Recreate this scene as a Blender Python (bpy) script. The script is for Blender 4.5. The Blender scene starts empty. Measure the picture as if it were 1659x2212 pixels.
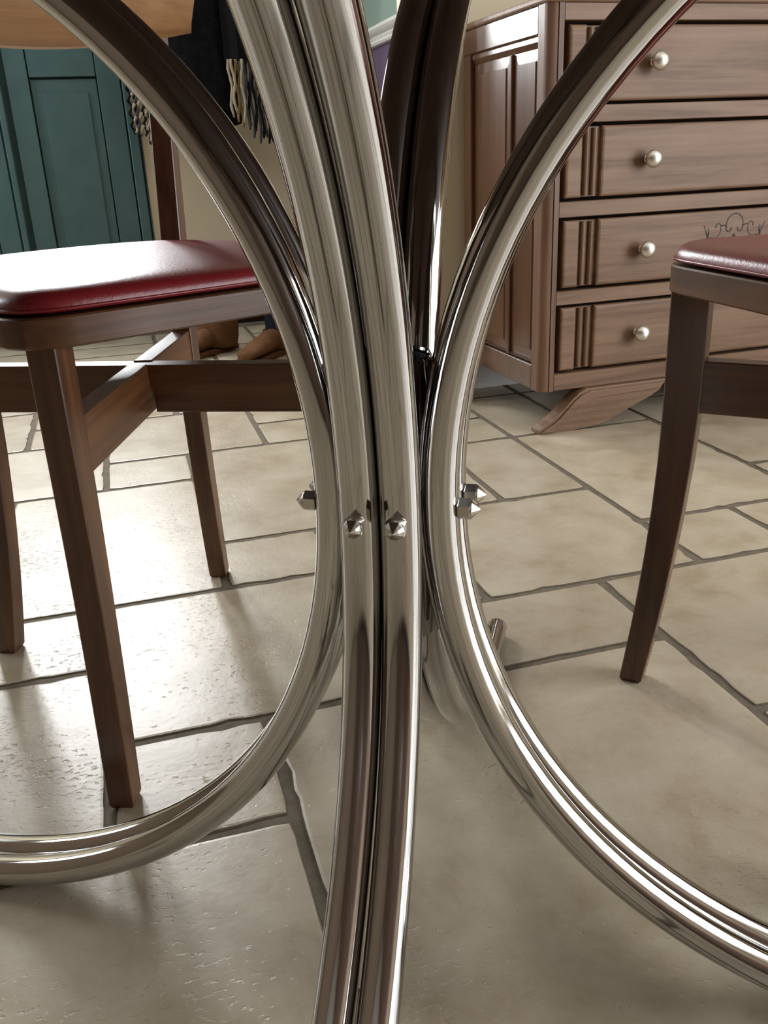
import bpy, bmesh, math, random
from mathutils import Vector, Matrix

random.seed(7)
scene = bpy.context.scene
COL = scene.collection
PI = math.pi

# ------------------------------------------------------------------ camera
cam_d = bpy.data.cameras.new('camera')
cam_d.sensor_fit = 'VERTICAL'
cam_d.sensor_height = 36.0
cam_d.sensor_width = 27.0
cam_d.lens = 31.117
cam_d.clip_start = 0.02
cam = bpy.data.objects.new('camera', cam_d)
COL.objects.link(cam)
EYE = 0.5603
_p, _r = 0.38222291, 0.04448207
_f = Vector((0, math.cos(_p), -math.sin(_p)))
_ri0 = Vector((1, 0, 0)); _dn0 = Vector((0, -math.sin(_p), -math.cos(_p)))
_ri = _ri0 * math.cos(_r) + _dn0 * math.sin(_r)
_dn = _dn0 * math.cos(_r) - _ri0 * math.sin(_r)
M = Matrix.Identity(4)
for i in range(3):
    M[i][0] = _ri[i]; M[i][1] = -_dn[i]; M[i][2] = -_f[i]
M[2][3] = EYE
cam.matrix_world = M
scene.camera = cam

# ------------------------------------------------------------------ world, lights, exposure
TH = 0.27107                      # the room's walls and tiles are turned by this much
U = Vector((math.cos(TH), math.sin(TH), 0)); V = Vector((-math.sin(TH), math.cos(TH), 0))
def uv(u, v, z=0.0):
    return U * u + V * v + Vector((0, 0, z))

w = bpy.data.worlds.new('overcast_sky'); scene.world = w
w.use_nodes = True
bg = w.node_tree.nodes['Background']
bg.inputs['Color'].default_value = (0.86, 0.93, 1.0, 1)
bg.inputs['Strength'].default_value = 2.0

def area(name, pos, direction, sx, sy, power, color):
    d = bpy.data.lights.new(name, 'AREA'); d.shape = 'RECTANGLE'
    d.size = sx; d.size_y = sy; d.energy = power; d.color = color
    o = bpy.data.objects.new(name, d); COL.objects.link(o)
    o.location = pos
    zax = -Vector(direction).normalized(); yax = Vector((0, 0, 1)); xax = yax.cross(zax).normalized(); yax = zax.cross(xax)
    m = Matrix((xax, yax, zax)).transposed().to_4x4(); m.translation = pos
    o.matrix_world = m
    return o
area('daylight_at_glazed_door', uv(-0.275, 3.62, 1.50), -V, 0.86, 1.10, 290, (0.97, 0.985, 1.0))
area('daylight_at_garden_window', uv(2.80, -0.77, 1.10), -U, 2.40, 2.02, 285, (0.94, 0.97, 1.0))
area('daylight_at_hall_window', uv(-2.36, 2.7, 1.55), U, 0.9, 1.2, 100, (0.88, 0.94, 1.0))

scene.view_settings.view_transform = 'Standard'
scene.view_settings.look = 'None'
scene.view_settings.gamma = 1.0
scene.view_settings.use_curve_mapping = False
scene.view_settings.exposure = -0.80
scene.cycles.max_bounces = 9
scene.cycles.glossy_bounces = 7
scene.cycles.diffuse_bounces = 5
scene.cycles.transparent_max_bounces = 12
scene.cycles.use_denoising = True
scene.cycles.caustics_reflective = False
scene.cycles.caustics_refractive = False

# ------------------------------------------------------------------ materials
def nodes_of(m):
    m.use_nodes = True
    nt = m.node_tree
    return nt, nt.nodes['Principled BSDF']

def mat(name, color, rough=0.5, metal=0.0, coat=0.0, spec=0.5, coat_rough=0.1):
    m = bpy.data.materials.new(name)
    nt, b = nodes_of(m)
    b.inputs['Base Color'].default_value = (*color, 1)
    b.inputs['Roughness'].default_value = rough
    b.inputs['Metallic'].default_value = metal
    b.inputs['Coat Weight'].default_value = coat
    b.inputs['Coat Roughness'].default_value = coat_rough
    b.inputs['Specular IOR Level'].default_value = spec
    return m

def N(nt, kind, **kw):
    n = nt.nodes.new(kind)
    for k, v in kw.items():
        if hasattr(n, k) and k not in ('Scale', 'Detail', 'Roughness', 'Distortion'):
            setattr(n, k, v)
        else:
            n.inputs[k].default_value = v
    return n

def ramp(nt, stops):
    r = nt.nodes.new('ShaderNodeValToRGB')
    e = r.color_ramp.elements
    while len(e) < len(stops): e.new(0.5)
    for el, (p, c) in zip(e, stops):
        el.position = p; el.color = (*c, 1)
    return r

def wood(name, c_dark, c_mid, c_light, axis, scale=1.0, rough=0.38, coat=0.25, bump=0.12, spec=0.5):
    """grain runs along the object axis given (0, 1 or 2)"""
    m = bpy.data.materials.new(name)
    nt, b = nodes_of(m); L = nt.links
    tc = nt.nodes.new('ShaderNodeTexCoord'); oi = nt.nodes.new('ShaderNodeObjectInfo')
    add = nt.nodes.new('ShaderNodeVectorMath'); add.operation = 'MULTIPLY_ADD'
    comb = nt.nodes.new('ShaderNodeCombineXYZ')
    for k in range(3): L.new(oi.outputs['Random'], comb.inputs[k])
    L.new(comb.outputs[0], add.inputs[0]); add.inputs[1].default_value = (3.1, 5.7, 2.3); L.new(tc.outputs['Object'], add.inputs[2])
    mp = nt.nodes.new('ShaderNodeMapping')
    s = [26 * scale, 26 * scale, 26 * scale]; s[axis] = 2.2 * scale
    mp.inputs['Scale'].default_value = s
    L.new(add.outputs[0], mp.inputs['Vector'])
    n1 = N(nt, 'ShaderNodeTexNoise', Scale=1.0, Detail=6.0, Roughness=0.62, Distortion=0.8)
    L.new(mp.outputs[0], n1.inputs['Vector'])
    mp2 = nt.nodes.new('ShaderNodeMapping')
    s2 = [150 * scale, 150 * scale, 150 * scale]; s2[axis] = 5 * scale
    mp2.inputs['Scale'].default_value = s2
    L.new(add.outputs[0], mp2.inputs['Vector'])
    n2 = N(nt, 'ShaderNodeTexNoise', Scale=1.0, Detail=3.0, Roughness=0.6)
    L.new(mp2.outputs[0], n2.inputs['Vector'])
    r = ramp(nt, [(0.30, c_dark), (0.52, c_mid), (0.75, c_light)])
    mx = nt.nodes.new('ShaderNodeMath'); mx.operation = 'MULTIPLY_ADD'
    L.new(n2.outputs['Fac'], mx.inputs[0]); mx.inputs[1].default_value = 0.45; mx.inputs[2].default_value = -0.22
    ad = nt.nodes.new('ShaderNodeMath'); ad.operation = 'ADD'
    L.new(n1.outputs['Fac'], ad.inputs[0]); L.new(mx.outputs[0], ad.inputs[1])
    L.new(ad.outputs[0], r.inputs['Fac']); L.new(r.outputs['Color'], b.inputs['Base Color'])
    bp = N(nt, 'ShaderNodeBump'); bp.inputs['Strength'].default_value = bump; bp.inputs['Distance'].default_value = 0.002
    L.new(n2.outputs['Fac'], bp.inputs['Height']); L.new(bp.outputs['Normal'], b.inputs['Normal'])
    b.inputs['Roughness'].default_value = rough
    b.inputs['Coat Weight'].default_value = coat; b.inputs['Coat Roughness'].default_value = 0.18
    b.inputs['Specular IOR Level'].default_value = spec
    return m

def noisy(name, c1, c2, scale, rough=0.6, bump=0.1, dist=0.002, detail=5.0, spec=0.5, lo=0.35, hi=0.65):
    m = bpy.data.materials.new(name)
    nt, b = nodes_of(m); L = nt.links
    tc = nt.nodes.new('ShaderNodeTexCoord')
    n1 = N(nt, 'ShaderNodeTexNoise', Scale=scale, Detail=detail, Roughness=0.6)
    L.new(tc.outputs['Object'], n1.inputs['Vector'])
    r = ramp(nt, [(lo, c1), (hi, c2)])
    L.new(n1.outputs['Fac'], r.inputs['Fac']); L.new(r.outputs['Color'], b.inputs['Base Color'])
    bp = N(nt, 'ShaderNodeBump'); bp.inputs['Strength'].default_value = bump; bp.inputs['Distance'].default_value = dist
    n2 = N(nt, 'ShaderNodeTexNoise', Scale=scale * 5, Detail=3.0, Roughness=0.6)
    L.new(tc.outputs['Object'], n2.inputs['Vector'])
    L.new(n2.outputs['Fac'], bp.inputs['Height']); L.new(bp.outputs['Normal'], b.inputs['Normal'])
    b.inputs['Roughness'].default_value = rough
    b.inputs['Specular IOR Level'].default_value = spec
    return m

def tile_material():
    m = bpy.data.materials.new('tumbled_stone_tile')
    nt, b = nodes_of(m); L = nt.links
    tc = nt.nodes.new('ShaderNodeTexCoord'); oi = nt.nodes.new('ShaderNodeObjectInfo')
    comb = nt.nodes.new('ShaderNodeCombineXYZ')
    for k in range(3): L.new(oi.outputs['Random'], comb.inputs[k])
    add = nt.nodes.new('ShaderNodeVectorMath'); add.operation = 'MULTIPLY_ADD'
    L.new(comb.outputs[0], add.inputs[0]); add.inputs[1].default_value = (7.3, 3.9, 0.0); L.new(tc.outputs['Object'], add.inputs[2])
    P = add.outputs[0]
    # mottled beige, a little different from tile to tile
    n1 = N(nt, 'ShaderNodeTexNoise', Scale=8.0, Detail=9.0, Roughness=0.68, Distortion=0.3); L.new(P, n1.inputs['Vector'])
    r1 = ramp(nt, [(0.26, (0.285, 0.218, 0.138)), (0.48, (0.405, 0.340, 0.248)), (0.72, (0.495, 0.436, 0.340))])
    L.new(n1.outputs['Fac'], r1.inputs['Fac'])
    hs = nt.nodes.new('ShaderNodeHueSaturation')
    L.new(r1.outputs['Color'], hs.inputs['Color'])
    vr = nt.nodes.new('ShaderNodeMapRange'); L.new(oi.outputs['Random'], vr.inputs['Value'])
    vr.inputs['To Min'].default_value = 0.93; vr.inputs['To Max'].default_value = 1.07
    L.new(vr.outputs[0], hs.inputs['Value']); L.new(hs.outputs[0], b.inputs['Base Color'])
    # pits drawn out along one direction
    mp = nt.nodes.new('ShaderNodeMapping'); mp.inputs['Scale'].default_value = (105, 185, 60)
    L.new(P, mp.inputs['Vector'])
    n2 = N(nt, 'ShaderNodeTexNoise', Scale=1.0, Detail=3.0, Roughness=0.55, Distortion=0.25); L.new(mp.outputs[0], n2.inputs['Vector'])
    # pits gather in patches: a slow noise lifts the threshold
    n5 = N(nt, 'ShaderNodeTexNoise', Scale=5.5, Detail=2.0, Roughness=0.5); L.new(P, n5.inputs['Vector'])
    s0 = nt.nodes.new('ShaderNodeMath'); s0.operation = 'MULTIPLY_ADD'
    L.new(n5.outputs['Fac'], s0.inputs[0]); s0.inputs[1].default_value = 0.50; s0.inputs[2].default_value = -0.23
    s00 = nt.nodes.new('ShaderNodeMath'); s00.operation = 'ADD'; L.new(n2.outputs['Fac'], s00.inputs[0]); L.new(s0.outputs[0], s00.inputs[1])
    r2 = ramp(nt, [(0.22, (0.25, 0.25, 0.25)), (0.41, (1, 1, 1))]); L.new(s00.outputs[0], r2.inputs['Fac'])
    n3 = N(nt, 'ShaderNodeTexNoise', Scale=11.0, Detail=5.0, Roughness=0.6); L.new(P, n3.inputs['Vector'])
    n4 = N(nt, 'ShaderNodeTexNoise', Scale=190.0, Detail=2.0, Roughness=0.6); L.new(P, n4.inputs['Vector'])
    s1 = nt.nodes.new('ShaderNodeMath'); s1.operation = 'MULTIPLY_ADD'
    L.new(n3.outputs['Fac'], s1.inputs[0]); s1.inputs[1].default_value = 1.5; L.new(r2.outputs['Color'], s1.inputs[2])
    s2 = nt.nodes.new('ShaderNodeMath'); s2.operation = 'MULTIPLY_ADD'
    L.new(n4.outputs['Fac'], s2.inputs[0]); s2.inputs[1].default_value = 0.12; L.new(s1.outputs[0], s2.inputs[2])
    bp = N(nt, 'ShaderNodeBump'); bp.inputs['Strength'].default_value = 0.5; bp.inputs['Distance'].default_value = 0.0015
    L.new(s2.outputs[0], bp.inputs['Height']); L.new(bp.outputs['Normal'], b.inputs['Normal'])
    rr = nt.nodes.new('ShaderNodeMapRange'); L.new(n1.outputs['Fac'], rr.inputs['Value'])
    rr.inputs['To Min'].default_value = 0.30; rr.inputs['To Max'].default_value = 0.42
    L.new(rr.outputs[0], b.inputs['Roughness'])
    return m

def chrome_material():
    m = bpy.data.materials.new('chromed_steel')
    nt, b = nodes_of(m); L = nt.links
    b.inputs['Metallic'].default_value = 1.0
    b.inputs['Base Color'].default_value = (0.515, 0.51, 0.50, 1)
    tc = nt.nodes.new('ShaderNodeTexCoord')
    n = N(nt, 'ShaderNodeTexNoise', Scale=60.0, Detail=4.0, Roughness=0.6); L.new(tc.outputs['Object'], n.inputs['Vector'])
    mr = nt.nodes.new('ShaderNodeMapRange'); L.new(n.outputs['Fac'], mr.inputs['Value'])
    mr.inputs['To Min'].default_value = 0.05; mr.inputs['To Max'].default_value = 0.11
    L.new(mr.outputs[0], b.inputs['Roughness'])
    return m

def glass_material():
    m = bpy.data.materials.new('window_glass')
    m.use_nodes = True; nt = m.node_tree; nt.nodes.clear(); L = nt.links
    out = nt.nodes.new('ShaderNodeOutputMaterial'); mix = nt.nodes.new('ShaderNodeMixShader')
    t = nt.nodes.new('ShaderNodeBsdfTransparent'); g = nt.nodes.new('ShaderNodeBsdfGlossy'); g.inputs['Roughness'].default_value = 0.02
    mix.inputs[0].default_value = 0.05; L.new(t.outputs[0], mix.inputs[1]); L.new(g.outputs[0], mix.inputs[2]); L.new(mix.outputs[0], out.inputs[0])
    return m

MT = {}
MT['tile'] = tile_material()
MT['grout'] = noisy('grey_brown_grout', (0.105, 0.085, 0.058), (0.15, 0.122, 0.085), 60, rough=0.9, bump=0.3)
MT['chrome'] = chrome_material()
MT['nut'] = mat('nickel_plated_nut', (0.55, 0.52, 0.47), rough=0.24, metal=1.0)
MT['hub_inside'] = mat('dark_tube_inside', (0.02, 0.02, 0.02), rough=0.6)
MT['cream'] = noisy('cream_wall_paint', (0.64, 0.56, 0.40), (0.68, 0.60, 0.44), 3, rough=0.75, bump=0.08)
MT['umber'] = noisy('umber_wall_paint', (0.15, 0.105, 0.070), (0.17, 0.12, 0.08), 3, rough=0.8, bump=0.08)
MT['white'] = mat('white_gloss_paint', (0.82, 0.81, 0.78), rough=0.35)
MT['green'] = noisy('sage_green_paint', (0.25, 0.34, 0.29), (0.27, 0.36, 0.31), 4, rough=0.7, bump=0.05)
MT['purple'] = noisy('aubergine_paint', (0.135, 0.09, 0.165), (0.15, 0.10, 0.18), 4, rough=0.6, bump=0.05)
MT['teal'] = noisy('teal_door_paint', (0.050, 0.108, 0.112), (0.062, 0.126, 0.128), 14, rough=0.62, bump=0.10, dist=0.001)
MT['ceiling'] = mat('white_ceiling_paint', (0.72, 0.70, 0.66), rough=0.8)
MT['glass'] = glass_material()
MT['wood_z'] = wood('dark_varnished_beech_upright', (0.042, 0.017, 0.009), (0.095, 0.038, 0.016), (0.175, 0.072, 0.027), 2, rough=0.36, coat=0.3)
MT['wood_x'] = wood('dark_varnished_beech_level', (0.055, 0.021, 0.010), (0.115, 0.045, 0.018), (0.185, 0.076, 0.028), 0, rough=0.38, coat=0.25)
MT['ply'] = wood('honey_varnished_plywood', (0.26, 0.130, 0.047), (0.36, 0.185, 0.070), (0.45, 0.245, 0.100), 0, rough=0.42, coat=0.2)
MT['ply_edge'] = mat('pale_plywood_edge', (0.60, 0.44, 0.32), rough=0.45)
MT['oak_x'] = wood('stained_oak_level', (0.112, 0.060, 0.034), (0.190, 0.112, 0.068), (0.238, 0.150, 0.096), 0, scale=0.8, rough=0.52, coat=0.06, bump=0.2, spec=0.28)
MT['oak_z'] = wood('stained_oak_upright', (0.090, 0.044, 0.024), (0.146, 0.079, 0.045), (0.186, 0.106, 0.064), 2, scale=0.8, rough=0.46, coat=0.10, bump=0.25, spec=0.3)
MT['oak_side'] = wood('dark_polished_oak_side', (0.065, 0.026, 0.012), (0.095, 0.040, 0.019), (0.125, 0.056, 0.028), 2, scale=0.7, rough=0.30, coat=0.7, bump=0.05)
MT['oak_dark'] = mat('gap_shade_and_dark_wood', (0.022, 0.011, 0.008), rough=0.8, spec=0.1)  # shade of the drawer gaps put into the carcass colour; also dark wood
MT['carving'] = mat('dark_burnt_carving', (0.035, 0.018, 0.012), rough=0.5)
MT['knob'] = mat('brushed_pewter', (0.78, 0.75, 0.70), rough=0.34, metal=1.0)
MT['table_wood'] = wood('dark_table_underside', (0.030, 0.013, 0.008), (0.055, 0.025, 0.015), (0.085, 0.040, 0.023), 0, rough=0.5, coat=0.1)
MT['cup'] = wood('dark_walnut_front', (0.035, 0.017, 0.010), (0.075, 0.036, 0.020), (0.12, 0.060, 0.034), 2, scale=0.6, rough=0.45, coat=0.2)
MT['coat'] = noisy('black_wool', (0.006, 0.006, 0.008), (0.013, 0.013, 0.016), 40, rough=0.95, bump=0.5, spec=0.1)
MT['yarn_cream'] = mat('cream_yarn', (0.42, 0.36, 0.26), rough=0.95, spec=0.1)
MT['yarn_ochre'] = mat('ochre_yarn', (0.28, 0.19, 0.09), rough=0.95, spec=0.1)
MT['yarn_grey'] = mat('grey_yarn', (0.075, 0.075, 0.085), rough=0.95, spec=0.1)
MT['yarn_black'] = mat('black_yarn', (0.012, 0.012, 0.014), rough=0.95, spec=0.1)
MT['suede'] = noisy('brown_suede', (0.105, 0.045, 0.018), (0.15, 0.068, 0.028), 25, rough=0.9, bump=0.3, spec=0.2)
MT['navy'] = mat('navy_lining', (0.012, 0.016, 0.024), rough=0.95, spec=0.1)
MT['sole'] = mat('pale_rubber_sole', (0.45, 0.40, 0.32), rough=0.7)
MT['iron'] = mat('black_iron', (0.03, 0.03, 0.03), rough=0.5, metal=0.8)

def vinyl_material():
    m = bpy.data.materials.new('red_vinyl')
    nt, b = nodes_of(m); L = nt.links
    tc = nt.nodes.new('ShaderNodeTexCoord')
    n = N(nt, 'ShaderNodeTexNoise', Scale=9.0, Detail=4.0, Roughness=0.6); L.new(tc.outputs['Object'], n.inputs['Vector'])
    r = ramp(nt, [(0.3, (0.17, 0.010, 0.014)), (0.7, (0.25, 0.018, 0.022))]); L.new(n.outputs['Fac'], r.inputs['Fac'])
    L.new(r.outputs['Color'], b.inputs['Base Color'])
    n2 = N(nt, 'ShaderNodeTexNoise', Scale=320.0, Detail=3.0, Roughness=0.7); L.new(tc.outputs['Object'], n2.inputs['Vector'])
    mp = nt.nodes.new('ShaderNodeMapping'); mp.inputs['Scale'].default_value = (60, 14, 14); L.new(tc.outputs['Object'], mp.inputs['Vector'])
    n3 = N(nt, 'ShaderNodeTexNoise', Scale=1.0, Detail=4.0, Roughness=0.6); L.new(mp.outputs[0], n3.inputs['Vector'])
    s = nt.nodes.new('ShaderNodeMath'); s.operation = 'MULTIPLY_ADD'; L.new(n3.outputs['Fac'], s.inputs[0]); s.inputs[1].default_value = 0.8; L.new(n2.outputs['Fac'], s.inputs[2])
    bp = N(nt, 'ShaderNodeBump'); bp.inputs['Strength'].default_value = 0.22; bp.inputs['Distance'].default_value = 0.0012
    L.new(s.outputs[0], bp.inputs['Height']); L.new(bp.outputs['Normal'], b.inputs['Normal'])
    b.inputs['Roughness'].default_value = 0.33
    b.inputs['Specular IOR Level'].default_value = 0.6
    return m
MT['vinyl'] = vinyl_material()

# ------------------------------------------------------------------ mesh helpers
def link(name, me, parent=None, m=None):
    o = bpy.data.objects.new(name, me); COL.objects.link(o)
    if m is not None and len(me.materials) == 0: me.materials.append(m)
    if parent is not None: o.parent = parent
    return o

def finish(name, bm, m, parent=None, smooth=False, angle=None):
    bmesh.ops.recalc_face_normals(bm, faces=bm.faces[:])
    me = bpy.data.meshes.new(name); bm.to_mesh(me); bm.free()
    if smooth:
        for p in me.polygons: p.use_smooth = True
        if angle is not None:
            me.set_sharp_from_angle(angle=angle)
    return link(name, me, parent, m)

def add_box(bm, x0, x1, y0, y1, z0, z1, bevel=0.0, seg=1):
    vs = [bm.verts.new(p) for p in ((x0,y0,z0),(x1,y0,z0),(x1,y1,z0),(x0,y1,z0),(x0,y0,z1),(x1,y0,z1),(x1,y1,z1),(x0,y1,z1))]
    fs = [bm.faces.new([vs[i] for i in q]) for q in ((3,2,1,0),(4,5,6,7),(0,1,5,4),(1,2,6,5),(2,3,7,6),(3,0,4,7))]
    if bevel > 0:
        es = list({e for f in fs for e in f.edges})
        bmesh.ops.bevel(bm, geom=es, offset=bevel, segments=seg, affect='EDGES', profile=0.5)
    return vs

def box(name, x0, x1, y0, y1, z0, z1, m, parent=None, bevel=0.0, seg=1):
    bm = bmesh.new(); add_box(bm, x0, x1, y0, y1, z0, z1, bevel, seg)
    return finish(name, bm, m, parent)

def add_prism(bm, pts, axis, a, b, bevel=0.0):
    """extrude the 2-D outline pts along axis from a to b; (p,q) fill the two other axes in x,y,z order"""
    def mk(p, q, t):
        return ((t, p, q), (p, t, q), (p, q, t))[axis]
    A = [bm.verts.new(mk(p, q, a)) for p, q in pts]; B = [bm.verts.new(mk(p, q, b)) for p, q in pts]
    n = len(pts)
    f1 = bm.faces.new(A[::-1]); f2 = bm.faces.new(B)
    for i in range(n): bm.faces.new((A[i], A[(i+1) % n], B[(i+1) % n], B[i]))
    if bevel > 0:
        es = list(set(f1.edges) | set(f2.edges))
        bmesh.ops.bevel(bm, geom=es, offset=bevel, segments=2, affect='EDGES', profile=0.5)

def add_loft(bm, rings, cap=True, closed=True):
    R = [[bm.verts.new(p) for p in r] for r in rings]
    n = len(R[0])
    for a, b in zip(R, R[1:]):
        for i in range(n if closed else n - 1):
            bm.faces.new((a[i], a[(i+1) % n], b[(i+1) % n], b[i]))
    if cap:
        bm.faces.new(R[0][::-1]); bm.faces.new(R[-1])
    return R

def add_tube(bm, pts, rad, seg=12, cap=True, up=None):
    pts = [Vector(p) for p in pts]
    n = len(pts); rings = []
    ref = up
    for i, p in enumerate(pts):
        t = (pts[min(i+1, n-1)] - pts[max(i-1, 0)]).normalized()
        if ref is None: ref = Vector((0, 0, 1)) if abs(t.z) < 0.9 else Vector((1, 0, 0))
        s = (ref - t * ref.dot(t)).normalized()
        b = t.cross(s)
        if up is None: ref = s
        r = rad[i] if isinstance(rad, (list, tuple)) else rad
        rings.append([p + (s * math.cos(2*PI*k/seg) + b * math.sin(2*PI*k/seg)) * r for k in range(seg)])
    add_loft(bm, rings, cap)

def add_lathe(bm, prof, seg=24, axis='z', origin=(0, 0, 0)):
    """prof = [(radius, height)], from the foot up"""
    ox, oy, oz = origin
    rings = []
    for r, h in prof:
        ring = []
        for k in range(seg):
            a = 2*PI*k/seg; c, s = math.cos(a)*r, math.sin(a)*r
            if axis == 'z': p = (ox+c, oy+s, oz+h)
            elif axis == 'y': p = (ox+c, oy+h, oz-s)
            else: p = (ox+h, oy+c, oz+s)
            ring.append(p)
        rings.append(ring)
    add_loft(bm, rings)

def empty(name, loc, rotz, label, cat, group=None):
    o = bpy.data.objects.new(name, None); COL.objects.link(o)
    o.empty_display_size = 0.1
    o.location = loc; o.rotation_euler = (0, 0, rotz)
    o['label'] = label; o['category'] = cat
    if group: o['group'] = group
    return o

def structure(o):
    o['kind'] = 'structure'
    return o

def at_uv(o, u=0.0, v=0.0, z=0.0):
    o.location = uv(u, v, z); o.rotation_euler = (0, 0, TH)
    return o

def copy_tree(o, parent=None):
    c = o.copy(); COL.objects.link(c)
    if parent is not None:
        c.parent = parent; c.matrix_parent_inverse = o.matrix_parent_inverse.copy()
    for ch in [x for x in bpy.data.objects if x.parent == o]: copy_tree(ch, c)
    return c

# ------------------------------------------------------------------ the room shell (local axes u, v)
def wall(name, boxes, m):
    bm = bmesh.new()
    for b_ in boxes: add_box(bm, *b_)
    return at_uv(structure(finish(name, bm, m)))

HT = 2.45
fl = at_uv(structure(box('floor', -2.3, 2.72, -2.32, 3.52, -0.06, -0.0020, MT['grout'])))
at_uv(structure(box('ceiling', -2.3, 2.72, -2.32, 3.52, HT, HT + 0.08, MT['ceiling'])))
# far wall with the door opening, wall behind the dresser, end of it, hall wall in two colours
wall('wall_far', [(-2.3, -0.72, 3.4, 3.52, 0, HT), (0.14, 0.98, 3.4, 3.52, 0, HT), (-0.72, 0.14, 3.4, 3.52, 2.08, HT)], MT['cream'])
wall('wall_behind_dresser', [(0.695, 2.6, 2.08, 2.2, 0, HT)], MT['cream'])
wall('wall_hall_lower', [(0.88, 0.98, 2.2, 3.4, 0, 0.90)], MT['purple'])
wall('wall_hall_upper', [(0.88, 0.98, 2.2, 3.4, 0.90, HT)], MT['green'])
wall('wall_left', [(-2.3, -2.2, -2.2, 2.25, 0, HT), (-2.3, -2.2, 3.15, 3.4, 0, HT), (-2.3, -2.2, 2.25, 3.15, 0, 0.95), (-2.3, -2.2, 2.25, 3.15, 2.15, HT)], MT['umber'])
wall('wall_right', [(2.6, 2.72, -2.2, -2.00, 0, HT), (2.6, 2.72, 0.46, 2.2, 0, HT), (2.6, 2.72, -2.00, 0.46, 2.14, HT), (2.6, 2.72, -2.00, 0.46, 0, 0.06)], MT['cream'])
wall('wall_near', [(-2.3, 2.72, -2.32, -2.2, 0, HT)], MT['umber'])
# white dado rail of two mouldings along the hall wall
tr = bmesh.new()
prof = [(0.88, 0.878), (0.862, 0.878), (0.858, 0.884), (0.864, 0.890), (0.858, 0.896), (0.862, 0.901), (0.872, 0.903), (0.874, 0.911), (0.852, 0.912), (0.846, 0.918), (0.846, 0.925), (0.853, 0.930), (0.88, 0.931)]
add_prism(tr, prof, 1, 2.2, 3.4)
at_uv(structure(finish('trim_1', tr, MT['white'])))
# skirting boards
sk = bmesh.new(); add_prism(sk, [(2.08, 0), (2.064, 0), (2.064, 0.062), (2.07, 0.072), (2.08, 0.075)], 0, 0.70, 2.6)
at_uv(structure(finish('baseboard_behind_dresser', sk, MT['white'])))
sk = bmesh.new(); add_prism(sk, [(3.4, 0), (3.388, 0), (3.388, 0.06), (3.4, 0.07)], 0, 0.16, 0.88)
at_uv(structure(finish('baseboard_far', sk, MT['oak_dark'])))

def window(name, axis, c, a0, a1, z0, z1, m):
    """a simple two-light casement filling an opening in a wall; axis 0 = wall across u, 1 = wall across v"""
    t = 0.05
    def b_(bm, p0, p1, q0, q1, d):
        if axis == 0: add_box(bm, c - d, c + d, p0, p1, q0, q1)
        else: add_box(bm, p0, p1, c - d, c + d, q0, q1)
    bm = bmesh.new()
    mid = (a0 + a1) / 2
    for p0, p1, q0, q1 in ((a0, a1, z0, z0 + t), (a0, a1, z1 - t, z1), (a0, a0 + t, z0 + t, z1 - t), (a1 - t, a1, z0 + t, z1 - t), (mid - 0.03, mid + 0.03, z0 + t, z1 - t)):
        b_(bm, p0, p1, q0, q1, 0.03)
    fr = at_uv(structure(finish(name, bm, m)))
    for p0, p1 in ((a0 + t, mid - 0.03), (mid + 0.03, a1 - t)):
        bm = bmesh.new(); b_(bm, p0, p1, z0 + t, z1 - t, 0.002)
        finish('pane', bm, MT['glass'], fr)
    return fr
window('window_1', 0, 2.66, -2.00, 0.46, 0.06, 2.14, MT['white'])
window('window_2', 0, -2.25, 2.25, 3.15, 0.95, 2.15, MT['white'])

# ------------------------------------------------------------------ glazed teal double door in the far wall
door = structure(bpy.data.objects.new('door_1', None)); COL.objects.link(door)
at_uv(door, 0, 3.4, 0)
def door_leaf(u0, sgn):
    """one leaf: u0 = hinge edge, sgn = direction towards the meeting stile; panel below, glass above"""
    wd = 0.355
    leaf = bmesh.new()
    def rb(a, b, y0, y1, z0, z1, bev=0.0012):
        x0, x1 = sorted((u0 + sgn * a, u0 + sgn * b)); add_box(leaf, x0, x1, y0, y1, z0, z1, bev)
    y0, y1 = -0.004, 0.034
    rb(0, 0.072, y0, y1, 0.01, 2.03)
    rb(wd - 0.067, wd, y0, y1, 0.01, 2.03)
    rb(0.0725, wd - 0.0675, y0, y1, 0.01, 0.20)
    rb(0.0755, wd - 0.0705, y0 + 0.002, y1, 0.845, 0.965)
    rb(0.0725, wd - 0.0675, y0, y1, 1.93, 2.03)
    lf = finish('door_leaf', leaf, MT['teal'], door)
    pn = bmesh.new()
    x0, x1 = sorted((u0 + sgn * 0.0725, u0 + sgn * (wd - 0.0675)))
    add_box(pn, x0 + 0.0045, x1 - 0.0045, 0.006, 0.03, 0.2045, 0.8375)
    add_box(pn, x0 - 0.012, x1 + 0.012, 0.026, 0.0305, 0.19, 0.966)
    # bevelled raised field
    a, b = x0 + 0.034, x1 - 0.034
    rings = [[(a, 0.0065, 0.25), (b, 0.0065, 0.25), (b, 0.0065, 0.797), (a, 0.0065, 0.797)],
             [(a, 0.0030, 0.25), (b, 0.0030, 0.25), (b, 0.0030, 0.797), (a, 0.0030, 0.797)],
             [(a + 0.001, 0.0020, 0.251), (b - 0.001, 0.0020, 0.251), (b - 0.001, 0.0020, 0.796), (a + 0.001, 0.0020, 0.796)]]
    add_loft(pn, rings)
    finish('panel', pn, MT['teal'], lf)
    g = bmesh.new(); add_box(g, x0, x1, 0.012, 0.017, 0.965, 1.93)
    finish('pane', g, MT['glass'], lf)
    return lf
door_leaf(0.094, -1)
door_leaf(-0.662, 1)
jb = bmesh.new()
add_box(jb, 0.099, 0.132, -0.012, 0.05, 0, 2.075, 0.003)
add_box(jb, -0.705, -0.667, -0.012, 0.05, 0, 2.075, 0.003)
add_box(jb, -0.667, 0.099, -0.012, 0.05, 2.038, 2.075, 0.003)
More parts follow.
